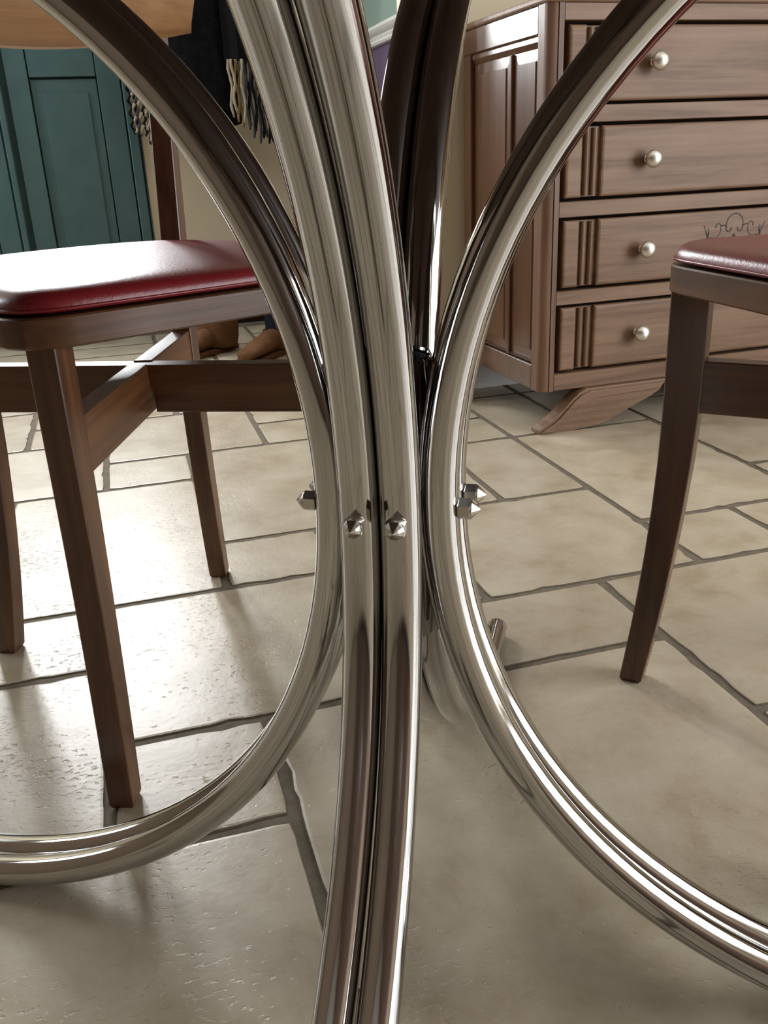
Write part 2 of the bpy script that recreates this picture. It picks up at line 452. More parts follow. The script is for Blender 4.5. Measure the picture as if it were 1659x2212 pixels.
add_box(jb, 0.136, 0.142, 0.0, 0.05, 0, 2.075)
finish('door_frame', jb, MT['teal'], door)
st = bmesh.new()
add_box(st, 0.080, 0.139, 0.036, 0.11, 0, 2.079); add_box(st, -0.719, -0.650, 0.036, 0.11, 0, 2.079); add_box(st, -0.650, 0.080, 0.036, 0.11, 2.02, 2.079)
add_box(st, -0.325, -0.245, 0.036, 0.05, 0.0, 2.02); add_box(st, -0.650, 0.080, 0.036, 0.11, 0.0, 0.02)
finish('rebate', st, MT['teal'], door)
cb = bmesh.new(); add_box(cb, -0.300, -0.281, -0.014, -0.006, 0.01, 2.03, 0.003)
finish('cover_strip', cb, MT['teal'], door)

# ------------------------------------------------------------------ floor tiles: an opus pattern on a 16.5 cm grid
MOD = 0.2945 * EYE; U0 = 0.1514 * EYE; V0 = 1.1696 * EYE
known = [(0,-2,3,1),(-2,-3,0,0),(-1,0,0,1),(-1,1,1,3),(-3,0,-1,2),(-3,2,-1,3),(-2,3,0,6),(0,3,1,4),(0,4,2,7),(-1,6,0,7),(-3,6,-1,8),
         (-1,7,1,9),(1,7,3,8),(1,8,3,10),(-2,8,-1,9),(-2,9,0,11),(-4,8,-2,10),(0,9,1,11),(1,1,3,2),(2,2,4,4),(3,0,5,2),(4,2,5,3),(5,2,6,3),(4,3,6,6),
         (3,4,4,6),(4,6,5,8),(5,6,6,8),(6,4,8,7),(6,3,8,4),(2,6,4,7),(3,7,4,8),(3,8,5,10),(3,-2,5,0),(5,0,7,2),(1,2,2,4),(1,3,2,4),(2,4,3,6)]
I0, I1, J0, J1 = -12, 15, -13, 16
cells = {}
tiles = []
def can(i0, j0, i1, j1):
    return all(I0 <= i < I1 and J0 <= j < J1 and (i, j) not in cells for i in range(i0, i1) for j in range(j0, j1))
def put(i0, j0, i1, j1):
    for i in range(i0, i1):
        for j in range(j0, j1): cells[(i, j)] = 1
    tiles.append((i0, j0, i1, j1))
for t in known:
    if can(*t): put(*t)
rt = random.Random(21)
for j in range(J0, J1):
    for i in range(I0, I1):
        if (i, j) in cells: continue
        opts = [(2, 2), (3, 2), (2, 3), (2, 1), (1, 2)]
        rt.shuffle(opts)
        for a, b in opts + [(1, 1)]:
            if can(i, j, i + a, j + b): put(i, j, i + a, j + b); break

def tile_mesh(w_, h_, rng):
    """a flat stone with worn, nibbled edges"""
    step = 0.020
    def side(length):
        n = max(3, int(length / step))
        ts = [(k + rng.uniform(-.25, .25) if 0 < k else 0) / n for k in range(n)]
        return ts
    out = []
    worn = [rng.choice((0.04, 0.10, 0.30)) for _ in range(4)]
    def jit(k):
        return rng.uniform(0, 0.0010) + (rng.uniform(0.0008, 0.0042) if rng.random() < worn[k] else 0)
    corner = 0.003
    for t in side(w_): out.append((t * w_, jit(0)))
    for t in side(h_): out.append((w_ - jit(1), t * h_))
    for t in side(w_): out.append((w_ - t * w_, h_ - jit(2)))
    for t in side(h_): out.append((jit(3), h_ - t * h_))
    for k, (x, y) in enumerate(out):
        x2 = min(max(x, 0.0004), w_ - 0.0004); y2 = min(max(y, 0.0004), h_ - 0.0004)
        dx = min(x2, w_ - x2); dy = min(y2, h_ - y2)
        if dx < corner and dy < corner:
            x2 += corner * (0.6 if x2 < w_ / 2 else -0.6); y2 += corner * (0.6 if y2 < h_ / 2 else -0.6)
        out[k] = (x2, y2)
    cx_, cy_ = w_ / 2, h_ / 2
    def inset(d):
        r = []
        for x, y in out:
            r.append((x + (d if x < cx_ else -d) * min(1, abs(x - cx_) / (cx_) * 1.0) ** 8, y + (d if y < cy_ else -d) * min(1, abs(y - cy_) / (cy_)) ** 8))
        return r
    bm = bmesh.new()
    rings = [[(x, y, -0.012) for x, y in out], [(x, y, -0.0016) for x, y in out],
             [(x, y, -0.0004) for x, y in inset(0.0012)], [(x, y, 0.0) for x, y in inset(0.0040)]]
    add_loft(bm, rings)
    bmesh.ops.recalc_face_normals(bm, faces=bm.faces[:])
    me = bpy.data.meshes.new('tile')
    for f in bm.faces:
        f.material_index = 1 if abs(f.normal.z) < 0.85 else 0      # grout colour darkens flanks and bevels to hold down their lit rims
    bm.to_mesh(me); bm.free()
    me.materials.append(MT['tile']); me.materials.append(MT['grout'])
    return me
GAP = 0.0088
for (i0, j0, i1, j1) in tiles:
    rng = random.Random(i0 * 131 + j0 * 17 + 5)
    u_a = U0 + MOD * i0 + GAP / 2; v_a = V0 + MOD * j0 + GAP / 2
    if U0 + MOD * i0 > 2.5 or V0 + MOD * j0 > 3.3: continue
    me = tile_mesh(min(U0 + MOD * i1, 2.604) - GAP / 2 - u_a, min(V0 + MOD * j1, 3.404) - GAP / 2 - v_a, rng)
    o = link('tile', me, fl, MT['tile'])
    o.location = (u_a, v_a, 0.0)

# ------------------------------------------------------------------ dining table on curved chrome tubes
TX, TY = 0.004739, 0.508329
PHI, TA, TS, R0, RR, RZ, ZC, EXP, SPL = -1.7917945, 0.0121500, 0.0121800, 0.0322311, 0.3840408, 0.3582975, 0.3699576, 0.9843973, 0.0058408
DPH = (0, -0.0412008, -0.0288526, -0.0372485); DRR = (0.0051345, -0.0046826, 0.0110971, -0.0107719)
table = empty('dining_table', (TX, TY, 0), 0, 'round dining table on paired curved chrome tube legs bolted to a central chrome hub', 'table')
def tube_path(k, side, ext=0.05):
    az = PHI + k * PI / 2 + DPH[k]
    rad = Vector((math.cos(az), math.sin(az), 0)); tan = Vector((-math.sin(az), math.cos(az), 0))
    pts = []
    rr_ = RR + DRR[k]
    n = 72
    for q in range(-2, n + 3):
        if q < 0: t, e = -PI / 2, ext * (-q) / 2
        elif q > n: t, e = PI / 2, ext * (q - n) / 2
        else: t, e = -PI / 2 + PI * q / n, 0
        c = abs(math.cos(t)) ** EXP if abs(math.cos(t)) > 1e-9 else 0.0
        s = math.copysign(abs(math.sin(t)) ** EXP, math.sin(t))
        r = R0 + rr_ * (1 - c) + e
        pts.append(rad * r + tan * side * (TS + (SPL if k == 0 else 0.0) * (r - R0)) + Vector((0, 0, ZC + RZ * s)))
    return pts, rad, tan
for k in range(4):
    for side in (-1, 1):
        pts, rad, tan = tube_path(k, side)
        bm = bmesh.new()
        add_tube(bm, pts, TA, seg=28, up=tan)
        es = [e for f in bm.faces if len(f.verts) > 4 for e in f.edges]
        bmesh.ops.bevel(bm, geom=es, offset=0.003, segments=3, affect='EDGES', profile=0.5)
        finish('leg_tube', bm, MT['chrome'], table, smooth=True, angle=math.radians(60))
        # hexagonal cap nut with a cone, on its washer
        base = pts[2 + 36] + rad * (TA - 0.0008)
        base.z = 0.3655
        fr = Matrix((tan, Vector((0, 0, 1)), rad)).transposed().to_4x4(); fr.translation = base
        bm = bmesh.new()
        rot = rng.uniform(0, 1)
        def hexring(r, h): return [(r * math.cos(PI * q / 3 + 0.5), r * math.sin(PI * q / 3 + 0.5), h) for q in range(6)]
        add_loft(bm, [hexring(0.0060, 0.0002), hexring(0.0066, 0.0010), hexring(0.0066, 0.0076), hexring(0.0061, 0.0083)])
        add_lathe(bm, [(0.0058, 0.0080), (0.0054, 0.0088), (0.0030, 0.0113), (0.0006, 0.0134)], seg=12)
        bm.transform(fr)
        finish('cap_nut', bm, MT['nut'], table)
# open hub tube
bm = bmesh.new()
seg = 48
ro, ri_ = 0.0272, 0.0252
def circ(r, z): return [(r * math.cos(2*PI*q/seg), r * math.sin(2*PI*q/seg), z) for q in range(seg)]
add_loft(bm, [circ(ri_, 0.279), circ(ro, 0.279), circ(ro, 0.453), circ(ro - 0.0008, 0.4545), circ(ri_ + 0.0006, 0.4545), circ(ri_, 0.453)], cap=False)
hub = finish('hub', bm, MT['chrome'], table, smooth=True, angle=math.radians(40))
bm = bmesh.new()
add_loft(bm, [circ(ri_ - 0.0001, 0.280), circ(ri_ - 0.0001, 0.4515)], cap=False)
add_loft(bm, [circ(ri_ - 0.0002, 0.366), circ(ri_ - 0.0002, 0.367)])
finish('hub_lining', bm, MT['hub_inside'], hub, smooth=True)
# round top with a softened rim and a steel plate carrying it
bm = bmesh.new()
add_lathe(bm, [(0.10, 0.7425), (0.59, 0.7425), (0.613, 0.7430), (0.6185, 0.7465), (0.6200, 0.7555), (0.6185, 0.7645), (0.613, 0.768), (0.10, 0.7685)], seg=96)
finish('tabletop', bm, MT['table_wood'], table, smooth=True, angle=math.radians(30))

# ------------------------------------------------------------------ chairs
half = [(0.0, 0.186), (0.08, 0.186), (0.140, 0.186), (0.162, 0.182), (0.178, 0.172), (0.187, 0.156), (0.190, 0.135), (0.189, 0.08), (0.184, 0.01), (0.177, -0.06), (0.166, -0.11), (0.148, -0.152), (0.118, -0.182), (0.078, -0.198), (0.038, -0.205)]
outline = [(x, y) for x, y in half] + [(0.0, -0.207)] + [(-x, y) for x, y in half[:0:-1]]
def inset_outline(d):
    n = len(outline); res = []
    for k in range(n):
        p0, p1, p2 = Vector(outline[k-1]), Vector(outline[k]), Vector(outline[(k+1) % n])
        t = (p2 - p0).normalized()
        nrm = Vector((t.y, -t.x))
        if nrm.dot(p1) > 0: nrm = -nrm
        res.append(p1 + nrm * d)
    return [(p.x, p.y) for p in res]
def scaled(s, d=0.0):
    return [(x * s, -0.01 + (y + 0.01) * s) for x, y in inset_outline(d)]

def leg_mesh(path, wdir):
    """lofted leg of square section: path = [(centre, depth)], wdir = direction of the depth"""
    bm = bmesh.new()
    wd = Vector(wdir).normalized(); td = Vector((-wd.y, wd.x, 0))
    rings = []
    th_ = 0.0122; ch = 0.0010
    for (c, dp) in path:
        c = Vector(c); h = dp / 2
        sec = [(-h + ch, -th_), (h - ch, -th_), (h, -th_ + ch), (h, th_ - ch), (h - ch, th_), (-h + ch, th_), (-h, th_ - ch), (-h, -th_ + ch)]
        rings.append([c + wd * a + td * b for a, b in sec])
    # rounded foot
    c0, d0 = Vector(path[0][0]), path[0][1]
    foot = [c0 + (p - c0) * 0.86 for p in rings[0]]
    for q, p in enumerate(rings[0]): rings[0][q] = p + (Vector(path[1][0]) - c0).normalized() * 0.004
    for q in range(8): foot[q].z = c0.z
    rings.insert(0, foot)
    add_loft(bm, rings)
    return bm

def build_chair(label):
    ch = empty('dining_chair', (0, 0, 0), 0, label, 'chair', 'red dining chairs drawn up to the table')
    # seat frame
    bm = bmesh.new()
    add_loft(bm, [[(x, y, 0.4300) for x, y in inset_outline(0.002)], [(x, y, 0.4318) for x, y in inset_outline(0)], [(x, y, 0.4535) for x, y in inset_outline(0)], [(x, y, 0.4550) for x, y in inset_outline(0.0015)]])
    finish('seat_frame', bm, MT['wood_x'], ch, smooth=True, angle=math.radians(24))
    # cushion with its welt
    bm = bmesh.new()
    rings = []
    for d, s, z in ((0.0025, 1, 0.4545), (0.0022, 1, 0.4590), (0.0028, 1, 0.4635), (0.0045, 1, 0.4680), (0.0095, 1, 0.4722), (0.018, 1, 0.4752), (0.032, 1, 0.4772), (0.032, 0.72, 0.4790), (0.032, 0.40, 0.4798), (0.032, 0.12, 0.4800)):
        rings.append([(x, y, z) for x, y in scaled(s, d)])
    add_loft(bm, rings)
    cu = finish('seat_cushion', bm, MT['vinyl'], ch, smooth=True)
    cu.modifiers.new('soft', 'SUBSURF').render_levels = 2
    bm = bmesh.new()
    pts = [(x, y, 0.4600) for x, y in inset_outline(0.0027)]
    add_tube(bm, pts + pts[:1], 0.0014, seg=6, cap=False)
    finish('welt', bm, MT['vinyl'], cu, smooth=True)
    # sabre legs standing on the diagonals
    for sx in (1, -1):
        top, foot = Vector((sx * 0.156, 0.160, 0)), Vector((sx * 0.171, 0.186, 0))
        dg = Vector((sx * 0.68, 0.73, 0))
        path = []
        for z in (0.0, 0.03, 0.07, 0.11, 0.16, 0.21, 0.26, 0.32, 0.38, 0.4305):
            s = (1 - min(z, 0.34) / 0.34) ** 1.8
            path.append((top.lerp(foot, s) + Vector((0, 0, z)), 0.0245 + 0.0115 * min(z / 0.36, 1)))
        finish('leg', leg_mesh(path, dg), MT['wood_z'], ch)
        top, foot = Vector((sx * 0.132, -0.163, 0)), Vector((sx * 0.152, -0.186, 0))
        dg = Vector((sx * 0.66, -0.75, 0)).normalized()
        path = []
        for z in (0.0, 0.03, 0.07, 0.11, 0.16, 0.21, 0.26, 0.32, 0.38, 0.43, 0.48, 0.56, 0.64, 0.72, 0.80, 0.835):
            s = (1 - min(z, 0.34) / 0.34) ** 1.8
            lean = max(0.0, z - 0.43) * 0.125
            p = top.lerp(foot, s) + dg * lean + Vector((0, 0, z))
            dp = 0.0245 + 0.0115 * min(z / 0.36, 1) if z < 0.43 else 0.036 - 0.012 * (z - 0.43) / 0.4
            path.append((p, dp))
        finish('leg', leg_mesh(path, dg), MT['wood_z'], ch)
    # crossed stretchers, halved together where they meet
    def stretcher(p, q, zlo, zhi, mid_lo, mid_hi):
        p, q = Vector(p), Vector(q); L = (q - p).length; t = 0.0105
        bm = bmesh.new()
        # where the other one crosses
        m = L * 0.5355
        pts = [(0, zlo), (m - t, zlo), (m - t, mid_lo), (m + t, mid_lo), (m + t, zlo), (L, zlo), (L, zhi), (m + t, zhi), (m + t, mid_hi), (m - t, mid_hi), (m - t, zhi), (0, zhi)]
        ded = []
        for a in pts:
            if not ded or (abs(a[0] - ded[-1][0]) > 1e-6 or abs(a[1] - ded[-1][1]) > 1e-6): ded.append(a)
        add_prism(bm, ded, 1, -t, t, bevel=0.0012)
        o = finish('stretcher', bm, MT['wood_x'], ch)
        o.location = p; o.rotation_euler = (0, 0, math.atan2(q.y - p.y, q.x - p.x))
        return o
    stretcher((-0.146, 0.148, 0), (0.122, -0.152, 0), 0.312, 0.3640, 0.338, 0.3640)
    stretcher((0.146, 0.148, 0), (-0.122, -0.152, 0), 0.314, 0.3655, 0.314, 0.338)
    # bent plywood backrest
    bm = bmesh.new()
    n = 28; grid = {}
    rings = []
    for k in range(n + 1):
        f = -1 + 2 * k / n
        zs = [0.6860, 0.696, 0.725, 0.765, 0.805, 0.838]
        colr = []
        for z in zs:
            wd = 0.181 + 0.34 * max(0.0, z - 0.690)
            x = f * wd
            y = -0.190 + 0.040 * f * f - 0.10 * (z - 0.70)
            zz = z + 0.016 * f * f
            colr.append(Vector((x, y, zz)))
        loop = [p + Vector((0, 0.0, 0)) for p in colr] + [p + Vector((-0.014 * f * 0.55, -0.0140, -0.001)) for p in colr[::-1]]
        rings.append(loop)
    add_loft(bm, rings)
    bmesh.ops.recalc_face_normals(bm, faces=bm.faces[:])
    bm.normal_update()
    me = bpy.data.meshes.new('backrest')
    for f in bm.faces:
        f.material_index = 1 if (abs(f.normal.z) > 0.8 or abs(f.normal.x) > 0.8) else 0
    bm.to_mesh(me); bm.free()
    me.materials.append(MT['ply']); me.materials.append(MT['ply_edge'])
    for p in me.polygons: p.use_smooth = True
    me.set_sharp_from_angle(angle=math.radians(35))
    br = link('backrest', me, ch)
    br['label'] = 'honey coloured bent plywood backrest with pale edges'
    return ch

chair_a = build_chair('red vinyl seated wooden chair in front of the teal glazed door')
FW = Vector((0.635, -0.772, 0)).normalized(); LT = Vector((-FW.y, FW.x, 0))
o_a = LT * 0.407 + FW * (-0.880)
# local +y is the way the chair faces
chair_a.location = o_a; chair_a.rotation_euler = (0, 0, math.atan2(FW.y, FW.x) - PI / 2)
chair_b = copy_tree(chair_a)
chair_b['label'] = 'red vinyl seated wooden chair beside the chest of drawers'
FW2 = Vector((-0.972, -0.234, 0)).normalized(); LT2 = Vector((-0.234, 0.972, 0)).normalized()
chair_b.location = LT2 * 0.600 + FW2 * (-0.4664 - 0.186)
chair_b.rotation_euler = (0, 0, math.atan2(FW2.y, FW2.x) - PI / 2)

# ------------------------------------------------------------------ chest of drawers (local x along the front, y into the depth)
DD = 0.300128
DU = Vector((math.cos(DD), math.sin(DD), 0)); DV = Vector((-math.sin(DD), math.cos(DD), 0))
dr = empty('chest_of_drawers', DU * 0.852 + DV * 1.620, DD, 'brown oak chest of four drawers with round pewter knobs on sabre feet', 'chest of drawers')
W, D, ZB, ZT = 0.891, 0.395, 0.088, 0.803
# inner box
bm = bmesh.new()
add_box(bm, 0.022, W - 0.022, 0.040, D - 0.012, ZB + 0.004, ZT - 0.002)
finish('carcass', bm, MT['oak_dark'], dr)
box('top_board', -0.004, W + 0.004, -0.006, D + 0.002, ZT, 0.8165, MT['oak_x'], dr, bevel=0.005, seg=3)
# front stiles with a rounded outer corner and a bead
def front_stile(x0, mirror):
    prof = [(0.0, 0.040), (0.0, 0.016)]
    for q in range(7):
        a = PI + (PI / 2) * q / 6
        prof.append((0.015 + 0.015 * math.cos(a), 0.016 + 0.015 * math.sin(a)))
    prof += [(0.0195, 0.0008), (0.0200, 0.0026), (0.0212, 0.0026), (0.0218, 0.0), (0.0320, 0.0), (0.0320, 0.040)]
    pts = [(x0 - x if mirror else x0 + x, y) for x, y in prof]
    if mirror: pts = pts[::-1]
    bm = bmesh.new(); add_prism(bm, pts, 2, ZB, ZT)
    return finish('stile', bm, MT['oak_z'], dr, smooth=True, angle=math.radians(35))
front_stile(0.0, False); front_stile(W, True)
rails = [(ZB, 0.1225), (0.2645, 0.2915), (0.4335, 0.4625), (0.6035, 0.6335), (0.7745, ZT)]
for z0, z1 in rails:
    box('rail', 0.0325, W - 0.0325, 0.0006, 0.036, z0, z1, MT['oak_x'], dr, bevel=0.0012)
# side panels: stiles, rails, muntin and two fielded panels
for x_out, s in ((0.0, 1), (W, -1)):
    def sb(name, y0, y1, z0, z1, d0, d1, m=MT['oak_side'], bev=0.0018):
        xa, xb = sorted((x_out + s * d0, x_out + s * d1))
        return box(name, xa, xb, y0, y1, z0, z1, m, dr, bevel=bev)
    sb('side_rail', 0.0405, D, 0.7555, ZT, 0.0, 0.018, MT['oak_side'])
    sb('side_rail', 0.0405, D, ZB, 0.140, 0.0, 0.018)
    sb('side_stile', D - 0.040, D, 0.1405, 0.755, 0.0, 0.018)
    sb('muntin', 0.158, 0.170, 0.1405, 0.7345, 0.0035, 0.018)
    # moulding under the top rail and over the bottom one
    for z0, z1 in ((0.735, 0.7548), (0.1405, 0.1465)):
        xa = x_out + s * 0.0; xb = x_out + s * 0.018
        bm = bmesh.new()
        pr = [(xb, z0), (x_out + s * 0.0105, z0), (x_out + s * 0.0085, z0 + 0.003), (x_out + s * 0.004, (z0 + z1) / 2), (x_out + s * 0.0045, z1 - 0.002), (xa + s * 0.0015, z1), (xb, z1)]
        A = [bm.verts.new((p, 0.0405, q)) for p, q in pr]; B = [bm.verts.new((p, D - 0.0405, q)) for p, q in pr]
        nn = len(pr)
        bm.faces.new(A); bm.faces.new(B[::-1])
        for q in range(nn): bm.faces.new((A[q], A[(q+1) % nn], B[(q+1) % nn], B[q]))
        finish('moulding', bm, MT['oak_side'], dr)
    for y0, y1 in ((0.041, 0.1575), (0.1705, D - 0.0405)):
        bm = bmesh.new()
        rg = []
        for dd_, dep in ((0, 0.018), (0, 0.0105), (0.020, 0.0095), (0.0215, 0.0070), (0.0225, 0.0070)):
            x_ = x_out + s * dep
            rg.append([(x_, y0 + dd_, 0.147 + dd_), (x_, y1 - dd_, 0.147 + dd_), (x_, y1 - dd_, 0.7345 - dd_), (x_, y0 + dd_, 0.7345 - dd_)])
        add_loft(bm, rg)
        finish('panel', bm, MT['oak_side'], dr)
box('back_panel', 0.002, W - 0.002, D - 0.010, D - 0.001, ZB, ZT, MT['oak_z'], dr)

# drawers
def knob_mesh():
    bm = bmesh.new()
    prof = [(0.0085, 0.0), (0.0085, 0.0025), (0.0052, 0.0045), (0.0046, 0.010), (0.0062, 0.0125)]
    for q in range(0, 20):
        a = math.radians(-58 + q * 7.7)
        prof.append((0.0175 * math.cos(a), 0.0235 + 0.0135 * math.sin(a)))
    add_lathe(bm, [(r, -h) for r, h in prof], seg=28, axis='y')
    bmesh.ops.recalc_face_normals(bm, faces=bm.faces[:])
    me = bpy.data.meshes.new('knob'); bm.to_mesh(me); bm.free()
    for p in me.polygons: p.use_smooth = True
    me.materials.append(MT['knob'])
    return me
kn = knob_mesh()
XL, XR = 0.0445, W - 0.0445
dz = [(0.6395, 0.7675), (0.4690, 0.5970), (0.2980, 0.4270), (0.1290, 0.2580)]
drawer_objs = []
for z0, z1 in dz:
    bm = bmesh.new()
    add_box(bm, XL + 0.001, XR - 0.001, 0.0105, 0.036, z0 + 0.001, z1 - 0.001)
    def field(xa, xb):
        rg = []
        for d_, y_ in ((0, 0.012), (0, 0.0042), (0.0018, 0.0018), (0.0045, 0.0008), (0.006, 0.0006)):
            rg.append([(xa + d_, y_, z0 + d_), (xb - d_, y_, z0 + d_), (xb - d_, y_, z1 - d_), (xa + d_, y_, z1 - d_)])
        add_loft(bm, rg)
    field(XL, 0.0795); field(0.1215, W - 0.1215); field(W - 0.0795, XR)
    df = finish('drawer', bm, MT['oak_x'], dr)
    drawer_objs.append(df)
    for xc in (0.0915, 0.1085, W - 0.1085, W - 0.0915):
        bm = bmesh.new()
        add_lathe(bm, [(0.0062, z0 + 0.003), (0.0062, z1 - 0.003)], seg=16, origin=(xc, 0.0095, 0))
        finish('bead', bm, MT['oak_z'], df, smooth=True, angle=math.radians(50))
    for xc in (0.2235, W - 0.2235):
        k_ = link('knob', kn, df); k_.location = (xc, 0.0006, (z0 + z1) / 2 + 0.001)
# scrolled carving on the third drawer
def carve(paths, parent):
    bm = bmesh.new()
    for pts, r0_, r1_ in paths:
        n = len(pts)
        add_tube(bm, [(x, 0.0006, z) for x, z in pts], [r0_ + (r1_ - r0_) * k / (n - 1) for k in range(n)], seg=8)
    for v in bm.verts: v.co.y = 0.0006 + (v.co.y - 0.0006) * 0.35
    return finish('carving', bm, MT['carving'], parent, smooth=True)
cx_, zc_ = W / 2, 0.3985
def arc(cx, cz, r, a0, a1, n=14, k=0.0):
    return [(cx + (r + k * q / n) * math.cos(math.radians(a0 + (a1 - a0) * q / n)), cz + (r + k * q / n) * math.sin(math.radians(a0 + (a1 - a0) * q / n))) for q in range(n + 1)]
cv = []
for s in (1, -1):
    def mir(p): return [(cx_ + s * (x), zc_ + z) for x, z in p]
    # big central hoop ending in a small inward curl
    cv.append((mir([(x, z) for x, z in arc(0, 0.0, 0.0205, 90, -20)]), 0.0013, 0.0015))
    cv.append((mir(arc(0.0125, -0.0085, 0.0082, 12, -200, 16, -0.0042)), 0.0015, 0.0018))
    # side scroll
    cv.append((mir([(0.0203, -0.004), (0.027, -0.0015), (0.0325, -0.0025)]), 0.0014, 0.0012))
    cv.append((mir(arc(0.0490, -0.0105, 0.0155, 155, 290, 16)), 0.0012, 0.0014))
    cv.append((mir(arc(0.0415, -0.0040, 0.0082, 175, -20, 14, -0.004)), 0.0012, 0.0018))
    # leaf at the end
    cv.append((mir([(0.0540, -0.0255), (0.0600, -0.0245), (0.0640, -0.0290)]), 0.0014, 0.0016))
    cv.append((mir([(0.0645, -0.0320), (0.0655, -0.0220), (0.0700, -0.0100), (0.0760, 0.0010)]), 0.0030, 0.0008))
    cv.append((mir([(0.0650, -0.0230), (0.0625, -0.0120), (0.0640, -0.0040)]), 0.0024, 0.0007))
cv.append(([(cx_ - 0.002, zc_ - 0.026), (cx_ - 0.001, zc_ - 0.020)], 0.0022, 0.0012))
cv.append(([(cx_ + 0.0025, zc_ - 0.026), (cx_ + 0.0015, zc_ - 0.020)], 0.0022, 0.0012))
carve(cv, drawer_objs[2])
# sabre feet cut from thick board, with a bead cut along the upper curve
fprof = [(-0.004, 0.0), (-0.004, 0.009), (0.006, 0.0165), (0.022, 0.0245), (0.040, 0.036), (0.057, 0.052), (0.073, 0.068), (0.088, 0.080), (0.104, 0.0875), (0.30, 0.0875), (0.285, 0.064), (0.262, 0.053), (0.235, 0.043), (0.205, 0.030), (0.175, 0.0165), (0.150, 0.008), (0.125, 0.0035), (0.090, 0.0015), (0.060, 0.0)]
frame_prof = [(x, z) for x, z in fprof[:10]]
def foot(x_side, mirror, y0, y1):
    bm = bmesh.new()
    mp_ = (lambda x: W - x) if mirror else (lambda x: x)
    pts = [(mp_(x), z) for x, z in fprof]
    if mirror: pts = pts[::-1]
    add_prism(bm, pts, 1, y0, y1, bevel=0.0015)
    # raised border following the upper curve
    up = [(0.0, 0.004), (0.012, 0.0125), (0.030, 0.0215), (0.046, 0.033), (0.062, 0.049), (0.078, 0.065), (0.094, 0.0765), (0.112, 0.082), (0.295, 0.082)]
    lo = [(0.030, 0.004), (0.044, 0.0105), (0.057, 0.020), (0.068, 0.031), (0.084, 0.047), (0.098, 0.058), (0.113, 0.0655), (0.128, 0.069), (0.280, 0.070)]
    poly = [(mp_(x), z) for x, z in up + lo[::-1]]
    if mirror: poly = poly[::-1]
    add_prism(bm, poly, 1, y0 - 0.0045, y0 + 0.001, bevel=0.0012)
    return finish('foot', bm, MT['oak_x'], dr)
foot(0, False, -0.010, 0.026); foot(W, True, -0.010, 0.026)
for xa in (0.30, W - 0.36):
    box('foot', xa, xa + 0.06, D - 0.075, D - 0.020, 0.0, ZB + 0.006, MT['oak_side'], dr, bevel=0.003)

# ------------------------------------------------------------------ coat rack with coat and scarf on the far wall
rk = empty('coat_rack', uv(0.36, 3.388, 1.66), TH, 'dark wooden coat rail with iron hooks above the black coat', 'coat rack')
box('rail', -0.24, 0.24, -0.008, 0.012, -0.05, 0.05, MT['wood_x'], rk, bevel=0.004)
for hx in (-0.19, 0.0, 0.19):
    bm = bmesh.new(); add_tube(bm, [(hx, -0.006, 0.02), (hx, -0.03, 0.0), (hx, -0.05, 0.0), (hx, -0.065, 0.015), (hx, -0.068, 0.035)], 0.005, seg=10)
    finish('hook', bm, MT['iron'], rk, smooth=True)

def coat():
    bm = bmesh.new()
    rings = []
    rc = random.Random(3)
    rows = 22; seg_ = 56
    for k in range(rows + 1):
        t = k / rows
        wd = 0.150 - 0.015 * t - (0.11 * max(0, t - 0.82) / 0.18)
        dp = 0.062 - 0.010 * t - (0.03 * max(0, t - 0.85) / 0.15)
        ring = []
        for q in range(seg_):
            a = 2 * PI * q / seg_
            fold = 1 + (0.055 * math.sin(7 * a + 1.0) + 0.05 * math.sin(4 * a + 2.4)) * (1 - t) ** 0.7
            x = wd * math.cos(a) * fold; y = dp * math.sin(a) * fold
            zb = 0.655 + 0.03 * (math.cos(a) + 0.2 * math.sin(3 * a)) + 0.0
            z = zb + (1.62 - zb) * t
            ring.append((x, y, z))
        rings.append(ring)
    add_loft(bm, rings)
    return finish('coat', bm, MT['coat'], None, smooth=True)
co = coat(); at_uv(co, 0.318, 3.295)
co['label'] = 'long black wool coat hanging on the far wall'; co['category'] = 'coat'
sc = empty('scarf', uv(0.0, 3.20, 0), TH, 'fringed black, grey and cream scarf hanging beside the black coat', 'scarf')
def panel(x0, x1, z0, z1, y, m):
    bm = bmesh.new(); rings = []
    for k in range(13):
        x = x0 + (x1 - x0) * k / 12
        yy = y + 0.008 * math.sin(k * 1.9) + 0.004 * math.sin(k * 4.1)
        rings.append([(x, yy, z0), (x, yy - 0.006, z0), (x, yy - 0.006, z1), (x, yy, z1)])
    add_loft(bm, rings)
    return finish('scarf_panel', bm, m, sc, smooth=True, angle=math.radians(50))
panel(0.425, 0.600, 0.865, 1.64, 0.012, MT['yarn_black'])
panel(0.105, 0.165, 0.80, 1.64, 0.060, MT['yarn_black'])
rs = random.Random(11)
cols = ['yarn_cream', 'yarn_cream', 'yarn_ochre', 'yarn_ochre', 'yarn_cream', 'yarn_grey', 'yarn_black', 'yarn_grey', 'yarn_black', 'yarn_grey', 'yarn_black', 'yarn_grey', 'yarn_black', 'yarn_black', 'yarn_grey', 'yarn_black', 'yarn_black']
for k, c in enumerate(cols):
    x = 0.437 + 0.0094 * k
    zb = 0.70 - 0.0075 * k + rs.uniform(-0.018, 0.018) if k < 10 else 0.618 + rs.uniform(-0.012, 0.02)
    zb = max(zb, 0.61)
    bm = bmesh.new()
    ph = rs.uniform(0, 6); n = 14
    pts = [(x + 0.004 * math.sin(ph + q * 0.7), 0.008 + rs.uniform(-0.002, 0.002) + 0.010 * math.sin(ph + k), 0.870 + (zb - 0.870) * q / n) for q in range(n + 1)]
    add_tube(bm, pts, [0.0047 + 0.0008 * math.sin(q * 2.1 + ph) for q in range(n)] + [0.003], seg=8)
    finish('tassel', bm, MT[c], sc, smooth=True)
